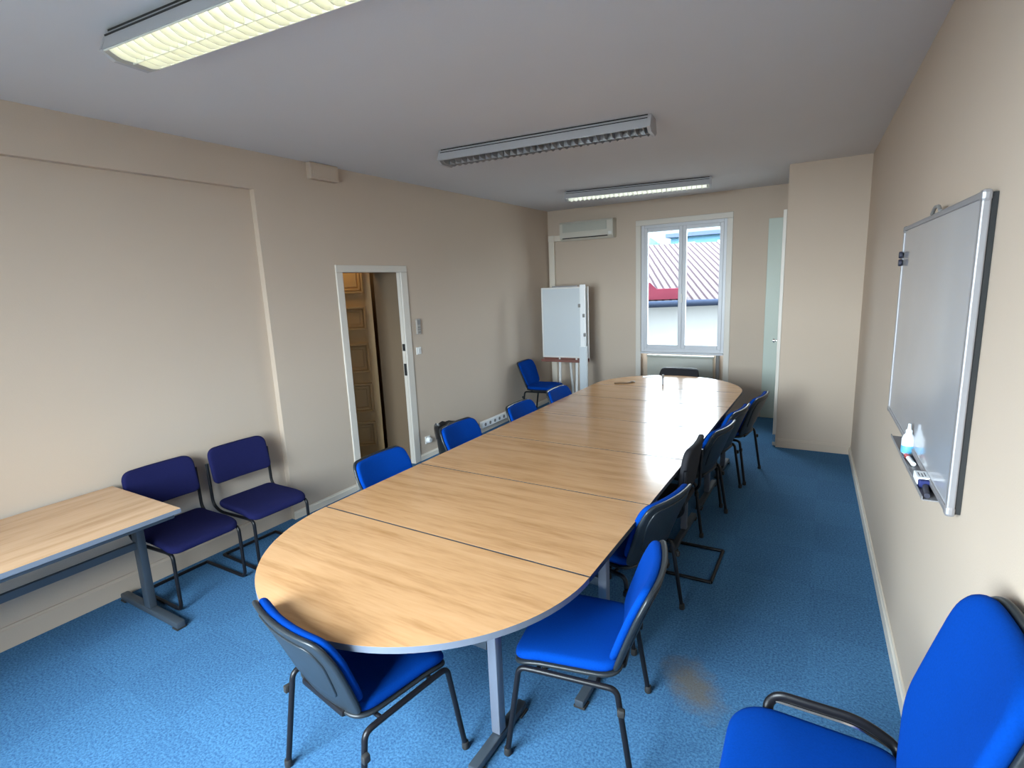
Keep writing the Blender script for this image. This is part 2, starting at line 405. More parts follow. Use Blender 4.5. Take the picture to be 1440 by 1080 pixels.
# windows in the wall behind the camera
for i, (a, b) in enumerate(BW):
    bm = BM(); ya, yb = YB-0.16, YB-0.10
    for p, q in (((a, ya, 0.83), (a+0.06, yb, 2.7)), ((b-0.06, ya, 0.83), (b, yb, 2.7)), ((a+0.06, ya, 0.83), (b-0.06, yb, 0.89)), ((a+0.06, ya, 2.64), (b-0.06, yb, 2.7)), (((a+b)/2-0.04, ya, 0.89), ((a+b)/2+0.04, yb, 2.64))):
        span(bm, p, q, 0.005)
    w2 = struct(obj('window_%d' % (i+2), bm, 'white_frame'))
    bm = BM(); span(bm, (a+0.06, YB-0.135, 0.89), (b-0.06, YB-0.13, 2.64)); obj('pane', bm, 'glass', w2)

# left door: casing + jambs, open onto a corridor
bm = BM(); x0, x1 = XL-0.05, XL+0.014
span(bm, (XL-0.01, DY0-0.065, 0), (x1, DY0+0.012, DZ-0.012), 0.006); span(bm, (XL-0.01, DY1-0.012, 0), (x1, DY1+0.085, DZ-0.012), 0.006)
span(bm, (XL-0.01, DY0-0.065, DZ-0.012), (x1, DY1+0.085, DZ+0.055), 0.006)
span(bm, (x0, DY0-0.01, 0), (XL-0.01, DY0+0.012, DZ-0.012)); span(bm, (x0, DY1-0.012, 0), (XL-0.01, DY1+0.01, DZ-0.012)); span(bm, (x0, DY0-0.01, DZ-0.012), (XL-0.01, DY1+0.01, DZ+0.01))
d1 = struct(obj('door_1', bm, 'casing'))
for z, h in ((1.30, 0.075), (1.06, 0.13)):
    bm = BM(); box(bm, (-3.893, DY1-0.014, z), (0.035, 0.008, h), 0.003); box(bm, (-3.893, DY1-0.02, z), (0.016, 0.012, h*0.6), 0.003); obj('strike_plate', bm, 'dark', d1)
# corridor
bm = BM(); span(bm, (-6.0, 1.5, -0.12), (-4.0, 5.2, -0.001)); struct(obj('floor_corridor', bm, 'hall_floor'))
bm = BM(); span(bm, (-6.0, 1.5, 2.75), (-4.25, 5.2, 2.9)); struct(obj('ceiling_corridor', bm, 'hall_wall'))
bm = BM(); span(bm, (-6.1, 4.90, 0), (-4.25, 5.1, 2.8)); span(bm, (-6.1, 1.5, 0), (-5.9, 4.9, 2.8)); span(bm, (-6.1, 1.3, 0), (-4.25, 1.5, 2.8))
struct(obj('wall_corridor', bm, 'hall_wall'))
# panelled leaf standing half open in the corridor
pw, ph = 0.83, 2.28
bm = BM(); box(bm, (-pw/2, 0, ph/2), (pw, 0.036, ph), 0.003)
rails = [0.0, 0.16, 0.62, 0.80, 1.22, 1.40, 1.86, 2.02]
zz = [(0.14, 0.42), (0.53, 0.86), (0.98, 1.30), (1.45, 1.70), (1.84, 2.12)]
for za, zb in zz:
    xa, xb = -pw+0.09, -0.075
    for s in (-1, 1):
        for k, (ins, th) in enumerate(((0.0, 0.036), (0.030, 0.018))):
            a, b, c, d = xa+ins, xb-ins, za+ins, zb-ins; t = 0.022
            for p, q in (((a, c), (b, c+t)), ((a, d-t), (b, d)), ((a, c), (a+t, d)), ((b-t, c), (b, d))):
                box(bm, ((p[0]+q[0])/2, s*(0.018+th/2), (p[1]+q[1])/2), (q[0]-p[0], th, q[1]-p[1]), 0.003)
        box(bm, ((xa+xb)/2, s*0.02, (za+zb)/2), (xb-xa-0.13, 0.012, zb-za-0.13), 0.004)
d2 = struct(obj('door_2', bm, 'hall_door')); d2.location = (-4.285, 4.268, 0.05); d2.rotation_euler = (0, 0, R(44))

# closet door on the left face of the closet, edge towards the room
bm = BM(); span(bm, (CX-0.035, CY-0.004, 0.012), (CX-0.001, 7.30, 2.56), 0.003); d3 = struct(obj('door_3', bm, 'casing'))
bm = BM(); lathe(bm, [(0.008, 0), (0.008, 0.022), (0.02, 0.03), (0.02, 0.045), (0.0, 0.05)], 14); kb = obj('door_knob', bm, 'chrome', d3, 40); kb.rotation_euler = (0, R(-90), 0); kb.location = (CX-0.035, CY+0.05, 1.19)
bm = BM(); box(bm, (CX-0.02, CY-0.006, 0.10), (0.03, 0.012, 0.09), 0.003); obj('door_hinge', bm, 'chrome', d3)
# tall pale green panel door on the far wall beside the closet
bm = BM(); span(bm, (-0.725, YF-0.022, 0.0), (CX-0.04, YF-0.001, 2.60), 0.004); struct(obj('door_4', bm, 'green'))

# ------------------------------------------------------------------ radiator and pipe in the niche
t = thing('radiator', 'flat grey green panel radiator in the niche under the far window', 'radiator', (-1.83, YF+0.06, 0))
bm = BM(); box(bm, (0, 0, 0.44), (0.93, 0.07, 0.66), 0.012); obj('panel', bm, 'rad', t, 30)
bm = BM(); box(bm, (0, 0.0, 0.785), (0.95, 0.085, 0.03), 0.01); obj('top_grille', bm, 'rad', t, 30)
for s in (-1, 1):
    bm = BM(); box(bm, (s*0.36, 0, 0.055), (0.04, 0.06, 0.11), 0.004); obj('foot', bm, 'rad', t)
bm = BM(); tube(bm, [(-1.30, YF+0.035, 0), (-1.30, YF+0.035, 0.825)], 0.026, 14)
tag(obj('heating_pipe', bm, 'grey_plastic', None, 40), 'dark vertical pipe in the niche right of the radiator', 'pipe')

# ------------------------------------------------------------------ air conditioner and trunking
t = thing('air_conditioner', 'beige wall air conditioner left of the far window near the ceiling', 'air conditioner', (-3.17, YF, 2.52))
bm = BM(); w = 0.84
prof = [(0, 0.02), (-0.10, 0.0), (-0.155, 0.035), (-0.17, 0.09), (-0.165, 0.25), (-0.14, 0.275), (0, 0.275)]
A = [bm.verts.new((-w/2, y, z)) for y, z in prof]; B = [bm.verts.new((w/2, y, z)) for y, z in prof]
bm.faces.new(A); bm.faces.new(B[::-1])
for i in range(len(prof)): bm.faces.new((A[i], A[(i+1) % len(prof)], B[(i+1) % len(prof)], B[i]))
obj('body', bm, 'beige_plastic', t)
bm = BM(); box(bm, (-0.02, -0.170, 0.185), (0.70, 0.012, 0.125), 0.004)
for k in range(9): box(bm, (-0.02, -0.178, 0.135+k*0.0125), (0.68, 0.006, 0.005))
obj('intake_grille', bm, 'rad', t)
bm = BM(); box(bm, (-0.02, -0.150, 0.040), (0.72, 0.035, 0.012), 0.003, Matrix.Rotation(R(25), 3, 'X')); obj('air_louvre', bm, 'dark', t)
bm = BM(); box(bm, (0.38, -0.171, 0.07), (0.05, 0.006, 0.04), 0.002); obj('display', bm, 'white_plastic', t)
bm = BM()
span(bm, (-3.835, YF-0.06, 0.3), (-3.745, YF-0.001, 2.62), 0.006); span(bm, (-3.745, YF-0.058, 2.535), (-3.58, YF-0.001, 2.62), 0.006); box(bm, (-3.79, YF-0.036, 2.578), (0.1, 0.066, 0.095), 0.008)
tag(obj('cable_trunking', bm, 'trim'), 'cream cable duct running down the far left corner from the air conditioner', 'duct')

# ------------------------------------------------------------------ small fittings on the left wall
t = thing('junction_box', 'small beige box on the left wall just below the ceiling', 'junction box', (XL, 3.38, 2.865))
bm = BM(); span(bm, (0, -0.15, 0), (0.06, 0.15, 0.132), 0.006); obj('body', bm, 'wall', t)
bm = BM(); span(bm, (0.06, -0.125, 0.02), (0.066, 0.125, 0.112), 0.003); obj('cover', bm, 'wall', t)
t = thing('remote_control', 'grey air conditioner remote held on the wall right of the doorway', 'remote control', (XL, 4.505, 1.42))
bm = BM(); span(bm, (0, -0.032, 0), (0.022, 0.032, 0.17), 0.006); obj('body', bm, 'mid_plastic', t)
bm = BM(); span(bm, (0.022, -0.024, 0.105), (0.024, 0.024, 0.155), 0.0005); obj('screen', bm, 'grey_plastic', t)
for r_ in range(3):
    for c_ in range(2):
        bm = BM(); box(bm, (0.023, -0.013+c_*0.026, 0.025+r_*0.026), (0.006, 0.017, 0.014), 0.002); obj('button', bm, 'grey_plastic', t)
t = thing('light_switch', 'white light switch on the wall below the remote control', 'light switch', (XL, 4.49, 1.20))
bm = BM(); span(bm, (0, -0.04, 0), (0.010, 0.04, 0.08), 0.004); obj('plate', bm, 'white_plastic', t)
bm = BM(); box(bm, (0.012, 0, 0.04), (0.008, 0.035, 0.05), 0.003, Matrix.Rotation(R(5), 3, 'Y')); obj('rocker', bm, 'white_plastic', t)
t = thing('wall_socket', 'white round plug in the low wall socket left of the waste bin', 'socket', (XL, 4.53, 0.17))
bm = BM(); span(bm, (0, -0.042, 0), (0.012, 0.042, 0.085), 0.004); obj('plate', bm, 'white_plastic', t)
bm = BM(); lathe(bm, [(0.034, 0), (0.034, 0.02), (0.026, 0.04), (0.0, 0.042)], 20); o = obj('plug', bm, 'paper', t, 40); o.rotation_euler = (0, R(90), 0); o.location = (0.012, 0, 0.0425)
t = thing('socket_block', 'white multi socket block low on the left wall behind the chairs', 'socket', (XL+0.012, 5.93, 0.075))
bm = BM(); span(bm, (0, -0.36, 0), (0.05, 0.36, 0.085), 0.006); obj('housing', bm, 'paper', t)
for k in range(6):
    bm = BM(); y = -0.29+k*0.116
    lathe(bm, [(0.022, 0), (0.022, 0.004), (0.0, 0.004)], 16); o = obj('outlet', bm, 'grey_plastic', t); o.rotation_euler = (0, R(90), 0); o.location = (0.05, y, 0.043)

# ------------------------------------------------------------------ ceiling lamps
def make_lamp(label, loc, rz, tube_m, louvre_m, tilt=0.0):
    t = thing('fluorescent_ceiling_light', label, 'ceiling light', loc, rz, 'long ceiling lights'); t.rotation_euler = (0, tilt, rz)
    L_, W = 1.64, 0.235
    bm = BM()   # trough: outer skin and inner reflector
    prof = [(-W*0.33, 0.0), (-W*0.40, -0.022), (-W*0.41, -0.03), (-W/2, -0.085), (-W/2+0.006, -0.085), (-W*0.36, -0.018), (W*0.36, -0.018), (W/2-0.006, -0.085), (W/2, -0.085), (W*0.41, -0.03), (W*0.40, -0.022), (W*0.33, 0.0)]
    A = [bm.verts.new((-L_/2, y, z)) for y, z in prof]; B = [bm.verts.new((L_/2, y, z)) for y, z in prof]; n = len(prof)
    for i in range(n): bm.faces.new((A[i], A[(i+1) % n], B[(i+1) % n], B[i]))
    obj('housing', bm, 'lamp_body', t)
    bm = BM()  # dark strips painted in as shade along the groove and ceiling gap
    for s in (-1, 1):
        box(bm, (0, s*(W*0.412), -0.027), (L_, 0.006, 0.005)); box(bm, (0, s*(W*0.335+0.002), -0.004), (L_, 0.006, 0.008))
    box(bm, (0, 0, -0.003), (L_, W*0.6, 0.005)); obj('housing_groove_shade', bm, 'dark', t)
    for s in (-1, 1):
        bm = BM(); pr = [(-W*0.33, 0.0), (-W*0.41, -0.03), (-W/2-0.003, -0.085), (-W*0.30, -0.112), (W*0.30, -0.112), (W/2+0.003, -0.085), (W*0.41, -0.03), (W*0.33, 0.0)]
        a = [bm.verts.new((s*L_/2, y, z)) for y, z in pr]; b = [bm.verts.new((s*(L_/2+0.022), y*0.97, z)) for y, z in pr]
        bm.faces.new(a); bm.faces.new(b[::-1])
        for i in range(len(pr)): bm.faces.new((a[i], a[(i+1) % len(pr)], b[(i+1) % len(pr)], b[i]))
        obj('end_cap', bm, 'lamp_body', t)
    for s in (-1, 1):
        bm = BM(); tube(bm, [(-L_/2+0.03, s*0.052, -0.045), (L_/2-0.03, s*0.052, -0.045)], 0.013, 12); obj('lamp_tube', bm, tube_m, t, 40)
    bm = BM(); NB = 30
    def blade(x):
        K = 7
        for s in (-1, 1):
            pts = []
            for k in range(K+1):
                q = k/K; y = s*(0.004+q*(W/2-0.010)); zb = -0.112+0.026*(max(0, q-0.45)/0.55)**1.6+0.006*(1-q)
                pts.append((y, zb, -0.064 if q < 0.85 else -0.075))
            va = [[bm.verts.new((x+dx+(zb+0.112)*0.5*0, y, zb)) for y, zb, zt in pts] for dx in (-0.0015, 0.0015)]
            vt = [[bm.verts.new((x+dx*1.6, y, zt)) for y, zb, zt in pts] for dx in (-0.0015, 0.0015)]
            for i in range(K):
                bm.faces.new((va[0][i], va[0][i+1], vt[0][i+1], vt[0][i])); bm.faces.new((va[1][i], vt[1][i], vt[1][i+1], va[1][i+1]))
                bm.faces.new((va[0][i], va[1][i], va[1][i+1], va[0][i+1]))
    for k in range(NB): blade(-L_/2+L_*(k+0.5)/NB)
    box(bm, (0, 0, -0.082), (L_, 0.003, 0.045))
    for s in (-1, 1): box(bm, (0, s*(W/2-0.008), -0.082), (L_, 0.005, 0.014))
    obj('louvre', bm, louvre_m, t)
    return t
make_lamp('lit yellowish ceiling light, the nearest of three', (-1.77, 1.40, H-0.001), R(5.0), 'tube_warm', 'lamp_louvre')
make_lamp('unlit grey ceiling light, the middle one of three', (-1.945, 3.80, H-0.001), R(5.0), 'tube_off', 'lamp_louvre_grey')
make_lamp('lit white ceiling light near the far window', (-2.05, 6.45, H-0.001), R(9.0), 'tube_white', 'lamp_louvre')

# ------------------------------------------------------------------ meeting table units
TR = -0.014843; TX, TY = -1.57989, 1.86760
def tpos(x, y): return (TX+x*math.cos(TR)-y*math.sin(TR), TY+x*math.sin(TR)+y*math.cos(TR), 0)

def t_leg(t, x, y, along='Y', foot=0.62, top=ZT-0.026, foot_off=0.0):
    bm = BM()
    if along == 'Y': box(bm, (x, y, (top+0.04)/2+0.01), (0.044, 0.05, top-0.04), 0.006)
    else: box(bm, (x, y, (top+0.04)/2+0.01), (0.07, 0.045, top-0.04), 0.006)
    l = obj('leg', bm, 'column', t, 30)
    bm = BM()
    if along == 'Y': box(bm, (x, y+foot_off, 0.028), (0.045, foot, 0.036), 0.008)
    else: box(bm, (x+foot_off, y, 0.030), (foot, 0.05, 0.044), 0.01)
    obj('foot', bm, 'slate', l, 30)
    for s in (-1, 1):
        bm = BM(); d = s*(foot/2-0.03)
        c = (x, y+foot_off+d, 0.006) if along == 'Y' else (x+foot_off+d, y, 0.006)
        box(bm, c, (0.056, 0.056, 0.012), 0.003); obj('foot_cap', bm, 'rubber', l)
    bm = BM()
    if along == 'Y': box(bm, (x, y, top-0.012), (0.05, foot*0.8, 0.024), 0.004)
    else: box(bm, (x, y, top-0.012), (foot*0.8, 0.05, 0.024), 0.004)
    obj('top_bracket', bm, 'slate', l)

def top_mesh(t, poly, m='wood', em='edge'):
    bm = BM(); prism(bm, poly, ZT-0.0006, ZT); 
    o = obj('tabletop', bm, m, t)
    bm = BM(); prism(bm, poly, ZT-0.026, ZT-0.0006); obj('edge_band', bm, em, o)
    return o

def half_table(label, loc, rz):
    t = thing('half_round_table', label, 'table', loc, rz, 'meeting table units')
    g_ = 0.0055
    poly = [(0.80*math.cos(-a), -g_+0.80*math.sin(-a)) for a in [PI*k/48 for k in range(49)]][::-1]
    top_mesh(t, poly)
    for s in (-1, 1): t_leg(t, s*0.472, -0.235, 'Y', 0.40)
    bm = BM(); box(bm, (0, -0.12, ZT-0.055), (1.3, 0.03, 0.05), 0.003); box(bm, (0, -0.235, 0.45), (0.88, 0.025, 0.045), 0.004); obj('frame', bm, 'slate', t)
    return t
def rect_table(label, loc, rz, dep):
    t = thing('rectangular_table', label, 'table', loc, rz, 'meeting table units')
    g_ = 0.0055
    top_mesh(t, [(-0.8, -dep/2+g_), (0.8, -dep/2+g_), (0.8, dep/2-g_), (-0.8, dep/2-g_)], 'wood', 'dark_edge')
    for s in (-1, 1): t_leg(t, s*0.70, 0, 'Y', dep*0.8)
    bm = BM(); box(bm, (0, 0, 0.465), (1.36, 0.025, 0.045), 0.004)
    for s in (-1, 1): box(bm, (0, s*(dep/2-0.06), ZT-0.045), (1.48, 0.025, 0.036), 0.003)
    obj('frame', bm, 'slate', t)
    return t
half_table('nearest half round beech table end with the black backed chair', tpos(0, 0), TR)
ys = [0, 0.80, 1.60, 2.411, 3.221, 3.885]
lab = ['beech table section joined to the near half round end', 'second rectangular beech table section from the near end',
       'middle rectangular beech table section, third from the near end', 'beech table section with the window glare across it, fourth from the near end',
       'narrow beech table section joined to the far half round end']
for i in range(5):
    rect_table(lab[i], tpos(0, (ys[i]+ys[i+1])/2), TR, ys[i+1]-ys[i])
half_table('far half round beech table end below the window', tpos(0, 3.885), TR+PI)

# small things lying on the far tables
t = thing('marker_pen', 'small grey pen standing upright on the far end of the table', 'pen', (-1.57, 5.94, ZT))
bm = BM(); lathe(bm, [(0.011, 0), (0.011, 0.075), (0.008, 0.08)], 14); obj('barrel', bm, 'alu', t, 40)
bm = BM(); lathe(bm, [(0.012, 0.08), (0.012, 0.115), (0.0, 0.118)], 14); obj('cap', bm, 'grey_plastic', t, 40)
bm = BM(); tube(bm, fillet([(-2.10, 5.815, ZT+0.008), (-2.02, 5.86, ZT+0.008), (-1.97, 5.87, ZT+0.008), (-1.93, 5.95, ZT+0.008)], 0.04), 0.007, 8)
box(bm, (-1.925, 5.955, ZT+0.011), (0.05, 0.03, 0.02), 0.005)
tag(obj('cable', bm, 'brown', None, 40), 'short brown cable lying on the left of the far table end', 'cable')
bm = BM(); box(bm, (-1.86, 6.36, ZT+0.002), (0.13, 0.07, 0.003), 0.001, Matrix.Rotation(R(12), 3, 'Z'))
tag(obj('paper_slip', bm, 'paper'), 'small white slip of paper at the far tip of the table', 'paper')

# ------------------------------------------------------------------ side table by the left wall
t = thing('side_table', 'rectangular beech table against the left wall beside the navy chairs', 'table', (-3.485, 0.66, 0))
ZT_main = ZT; ZT = 0.757
top_mesh(t, [(-0.40, -0.80), (0.40, -0.80), (0.40, 0.80), (-0.40, 0.80)], 'wood_y')
for s in (-1, 1): t_leg(t, -0.035, s*0.745, 'X', 0.68, ZT-0.026)
bm = BM(); box(bm, (-0.035, 0, 0.465), (0.025, 1.45, 0.045), 0.004)
for s in (-1, 1): box(bm, (s*0.36, 0, ZT-0.04), (0.025, 1.55, 0.028), 0.003)
obj('frame', bm, 'slate', t)
for c in t.children:
    if c.name.startswith('leg'): c.data.materials[0] = M['slate']
ZT = ZT_main

# ------------------------------------------------------------------ chairs
def conf_chair(name, label, loc, rz, group, seat_z=0.482, back_top=0.812, back_gap=0.0, fab='blue', wide=0.47, lean=0.115):
    """four legged stacking chair; local +X is forward"""
    t = thing(name, label, 'chair', loc, rz, group)
    hw = wide/2
    ol = rounded([(-0.20, -hw*0.92), (0.235, -hw), (0.235, hw), (-0.20, hw*0.92)], [0.09, 0.085, 0.085, 0.09])
    def seatf(p, dz=0.0):
        x, y, w = p
        z = seat_z-0.05+w
        if x > 0.10: z -= 1.6*(x-0.10)**2
        z += 0.10*abs(y)**2-0.0
        if x < -0.08: z += 0.5*(x+0.08)**2
        return (x, y, z+dz)
    bm = BM(); pad(bm, ol, 0.045, seatf, 0.021, 0.008); obj('seat', bm, fab, t, 60)
    ols = rounded([(-0.205, -hw*0.93), (0.238, -hw*1.005), (0.238, hw*1.005), (-0.205, hw*0.93)], [0.09, 0.085, 0.085, 0.09])
    bm = BM(); pad(bm, ols, 0.018, lambda p: seatf(p, -0.017), 0.008); obj('seat_shell', bm, 'plastic', t, 60)
    zb = seat_z+back_gap; hb = back_top-zb
    def backf(p, off=0.0):
        u, v, w = p        # u across, v up from zb, w towards the front
        x = -0.205-lean*(v/hb)-0.015*(v/hb)**2+0.55*u*u+w+off
        return (x, u, zb+v+0.10*(w+off)*0)
    bt = hw*1.02; bb = hw*0.90
    bo = rounded([(-bb, 0.0), (bb, 0.0), (bt, hb*0.70), (bt*0.93, hb), (-bt*0.93, hb), (-bt, hb*0.70)], [0.06, 0.06, 0.14, 0.085, 0.085, 0.14])
    bm = BM(); pad(bm, bo, 0.034, backf, 0.016, 0.006); obj('backrest', bm, fab, t, 60)
    bs = rounded([(-bb-0.004, -0.045), (bb+0.004, -0.045), (bt+0.005, hb*0.70), (bt*0.93+0.004, hb+0.005), (-bt*0.93-0.004, hb+0.005), (-bt-0.005, hb*0.70)], [0.065, 0.065, 0.14, 0.088, 0.088, 0.14])
    bm = BM(); pad(bm, bs, 0.022, lambda p: backf(p, -0.020), 0.011)
    sh = obj('back_shell', bm, 'plastic', t, 60)
    br = rounded([(-bb*0.72, 0.03), (bb*0.72, 0.03), (bt*0.82, hb*0.66), (bt*0.74, hb*0.90), (-bt*0.74, hb*0.90), (-bt*0.82, hb*0.66)], [0.05, 0.05, 0.09, 0.06, 0.06, 0.09])
    bm = BM(); pad(bm, br, 0.012, lambda p: backf(p, -0.026), 0.005); obj('back_panel', bm, 'plastic', sh, 60)
    bm = BM(); box(bm, (-0.190, 0, seat_z-0.050), (0.05, hw*1.2, 0.03), 0.012); obj('back_bracket', bm, 'tube', t, 40)
    zr = seat_z-0.070; r = 0.0115
    for s in (-1, 1):
        yo = s*(hw+0.012)
        bm = BM(); tube(bm, [(-0.13, yo, zr), (0.13, yo, zr+0.004)], r, 10, rx=0.012); obj('seat_rail', bm, 'tube', t, 50)
        for fx, f0 in ((0.255, 0.13), (-0.255, -0.13)):
            zz_ = zr+0.004 if fx > 0 else zr
            bend = 0.195 if fx > 0 else -0.195
            bm = BM(); tube(bm, fillet([(f0, yo, zz_), (bend, yo, zz_-0.002), (fx, s*(hw+0.026), 0.012)], 0.055, 7), r, 10, rx=0.012); lg = obj('leg', bm, 'tube', t, 50)
            bm = BM(); lathe(bm, [(0.014, 0), (0.016, 0.004), (0.015, 0.03), (0.0135, 0.034)], 12); o = obj('foot_cap', bm, 'rubber', lg, 50); o.location = (fx, s*(hw+0.026), 0)
        bm = BM(); box(bm, (-0.215, s*(hw+0.035), 0.335), (0.028, 0.022, 0.032), 0.006); obj('stacking_bumper', bm, 'rubber', t, 40)
    bm = BM()
    for x in (-0.12, 0.12): tube(bm, [(x, -hw-0.012, zr-0.002), (x, hw+0.012, zr-0.002)], 0.009, 8)
    obj('crossbar', bm, 'tube', t, 50)
    return t

SHELL = 'stacking_chair'
RG, LG = 'blue chairs along the right side of the table', 'blue chairs along the left side of the table'
c2 = conf_chair(SHELL, 'royal blue chair angled at the near right curve of the table', (-0.838, 1.885, 0), R(190), RG)
def rep(label, x, y, deg, group): return dup(c2, (x, y, 0), R(deg), label, group)
rep('blue chair with its black shell back turned to us at the near table end', -1.517, 1.316, 80.7, 'blue chairs at the table ends')
rep('blue chair on the right side, second from the near end', -0.955, 2.72, 166, RG)
rep('blue chair on the right side, just beyond the black sled chair', -0.93, 4.17, 170, RG)
rep('blue chair on the right side, second from the far end', -0.90, 4.78, 171, RG)
rep('blue chair pulled out furthest from the table on the right, near the closet', -0.80, 5.38, 172, RG)
rep('blue chair back in front of the open doorway', -2.30, 2.53, 0, LG)
rep('blue chair back beside the waste bin', -2.29, 3.42, 0, LG)
rep('blue chair back showing just below the corner chair, left of the table', -2.17, 4.24, 0, LG)
rep('blue chair back nearest the flipchart on the left side of the table', -2.14, 5.0, 0, LG)
conf_chair(SHELL, 'black backed chair behind the far tip of the table under the window', (-1.56, 6.37, 0), R(270), 'blue chairs at the table ends', fab='black_fabric', back_top=0.80)
rep('blue chair standing alone in the far left corner by the flipchart', -3.47, 6.70, 4, 'blue chairs by the walls')
def office_chair(label, loc, rz, seat_z, back_top):
    t = thing('office_chair', label, 'chair', loc, rz)
    hw = 0.265
    ol = rounded([(-0.20, -hw*0.92), (0.25, -hw), (0.25, hw), (-0.20, hw*0.92)], [0.10, 0.10, 0.10, 0.10])
    def sf(p, dz=0.0):
        x, y, w = p; z = seat_z-0.06+w
        if x > 0.10: z -= 1.3*(x-0.10)**2
        if x < -0.08: z += 0.5*(x+0.08)**2
        return (x, y, z+dz)
    bm = BM(); pad(bm, ol, 0.06, sf, 0.026, 0.006); obj('seat', bm, 'blue', t, 60)
    bm = BM(); pad(bm, [(x*0.96, y*0.96) for x, y in ol], 0.02, lambda p: sf(p, -0.019), 0.008); obj('seat_shell', bm, 'plastic', t, 60)
    zb = seat_z+0.03; hb = back_top-zb
    def bf(p, off=0.0):
        u, v, w = p
        return (-0.205-0.12*(v/hb)-0.015*(v/hb)**2+0.55*u*u+w+off, u, zb+v)
    bo = rounded([(-0.12, 0), (0.12, 0), (0.222, hb*0.30), (0.212, hb), (-0.212, hb), (-0.222, hb*0.30)], [0.09, 0.09, 0.22, 0.10, 0.10, 0.22], 10)
    bm = BM(); pad(bm, bo, 0.045, bf, 0.02, 0.006); obj('backrest', bm, 'blue', t, 60)
    bm = BM(); pad(bm, [(x*1.01, (y-hb/2)*1.01+hb/2) for x, y in bo], 0.02, lambda p: bf(p, -0.017), 0.009); obj('back_shell', bm, 'plastic', t, 60)
    bm = BM(); box(bm, (-0.20, 0, seat_z-0.03), (0.05, 0.30, 0.055), 0.014); box(bm, (-0.205, -0.15, seat_z+0.0), (0.045, 0.045, 0.07), 0.01); obj('back_bracket', bm, 'plastic', t, 40)
    for s in (-1, 1):
        y = s*(hw+0.018)
        bm = BM(); tube(bm, fillet([(0.13, s*(hw-0.03), seat_z-0.08), (0.15, y, seat_z-0.02), (0.12, y, seat_z+0.022), (-0.10, y, seat_z+0.020), (-0.19, y, seat_z-0.03), (-0.19, s*(hw-0.05), seat_z-0.06)], 0.06, 6), 0.011, 10, rx=0.016); ar = obj('armrest', bm, 'tube', t, 60)
        bm = BM(); tube(bm, fillet([(0.125, y, seat_z+0.003), (-0.09, y, seat_z+0.001), (-0.17, y, seat_z-0.035)], 0.05, 6), 0.006, 8, rx=0.012); obj('armrest_rim', bm, 'chrome', ar, 60)
    bm = BM(); lathe(bm, [(0.0, 0.10), (0.028, 0.10), (0.028, 0.30), (0.018, 0.30), (0.018, seat_z-0.10), (0.09, seat_z-0.09), (0.09, seat_z-0.07), (0, seat_z-0.07)], 20); obj('gas_column', bm, 'plastic', t, 40)
    for k in range(5):
        a = 2*PI*k/5+0.3
        bm = BM(); tube(bm, [(0.0, 0, 0.10), (0.16, 0, 0.095), (0.29, 0, 0.066)], 0.016, 10, rx=0.024); l = obj('base_arm', bm, 'plastic', t, 50); l.rotation_euler = (0, 0, a)
        bm = BM(); tube(bm, [(0.29, -0.022, 0.025), (0.29, 0.022, 0.025)], 0.025, 16); obj('caster', bm, 'rubber', l, 40)
    return t
office_chair('large royal blue chair cut off by the bottom right corner of the frame', (0.058, 1.36, 0), R(181), 0.61, 1.165)

def sled_chair(name, label, loc, rz, group, fab, seat_z, z0, z1, wide, arms=False, ext=0.0):
    """cantilever chair on floor runners; local +X forward"""
    t = thing(name, label, 'chair', loc, rz, group)
    hw = wide/2; r = 0.011
    ol = rounded([(-0.215, -hw*0.95), (0.235, -hw), (0.235, hw), (-0.215, hw*0.95)], [0.05, 0.07, 0.07, 0.05])
    def sf(p):
        x, y, w = p; z = seat_z-0.05+w
        if x > 0.08: z -= 1.1*(x-0.08)**2
        if x < -0.1: z += 0.8*(x+0.1)**2
        return (x, y, z)
    bm = BM(); pad(bm, ol, 0.05, sf, 0.022, 0.006); obj('seat', bm, fab, t, 60)
    hb = z1-z0
    def bf(p):
        u, v, w = p
        return (-0.235-0.05*(v/hb)+0.35*u*u+w, u, z0+v)
    bo = rounded([(-hw*0.98, 0), (hw*0.98, 0), (hw*0.98, hb), (-hw*0.98, hb)], [0.045, 0.045, 0.07, 0.07])
    bm = BM(); pad(bm, bo, 0.04, bf, 0.018, 0.004); obj('backrest', bm, fab, t, 60)
    for s in (-1, 1):
        y = s*(hw*0.93)
        bm = BM(); tube(bm, fillet([(-0.24-ext, y, r), (0.225, y, r), (0.225, y, seat_z-0.065), (0.15, y, seat_z-0.062)], 0.05, 6), r, 10); obj('leg', bm, 'tube', t, 50)
        y2 = s*(hw*1.0+0.006)
        bm = BM(); tube(bm, fillet([(0.16, y, seat_z-0.062), (-0.15, y2, seat_z-0.062), (-0.235, y2, seat_z-0.02), (-0.245, y2, z0+hb*0.6)], 0.06, 6), r, 10); obj('back_post', bm, 'tube', t, 50)
        if arms:
            bm = BM(); tube(bm, fillet([(-0.25, y2*1.08, z0+0.06), (-0.20, y2*1.1, seat_z+0.20), (0.17, y2*1.1, seat_z+0.20), (0.19, y2*1.1, seat_z-0.05)], 0.06, 6), r, 10); ar = obj('armrest', bm, 'chrome', t, 50)
            bm = BM(); box(bm, (0, y2*1.1, seat_z+0.215), (0.26, 0.045, 0.022), 0.009); obj('arm_pad', bm, 'rubber', ar, 40)
    bm = BM(); tube(bm, [(-0.24-ext, -hw*0.93, r), (-0.24-ext, hw*0.93, r)], r, 10); obj('rear_runner', bm, 'tube', t, 50)
    return t
NV = 'navy chairs against the left wall'
sled_chair('sled_chair', 'navy chair partly behind the end of the side table', (-3.585, 1.715, 0), 0, NV, 'navy', 0.445, 0.575, 0.835, 0.46)
n2 = bpy.data.objects['sled_chair']
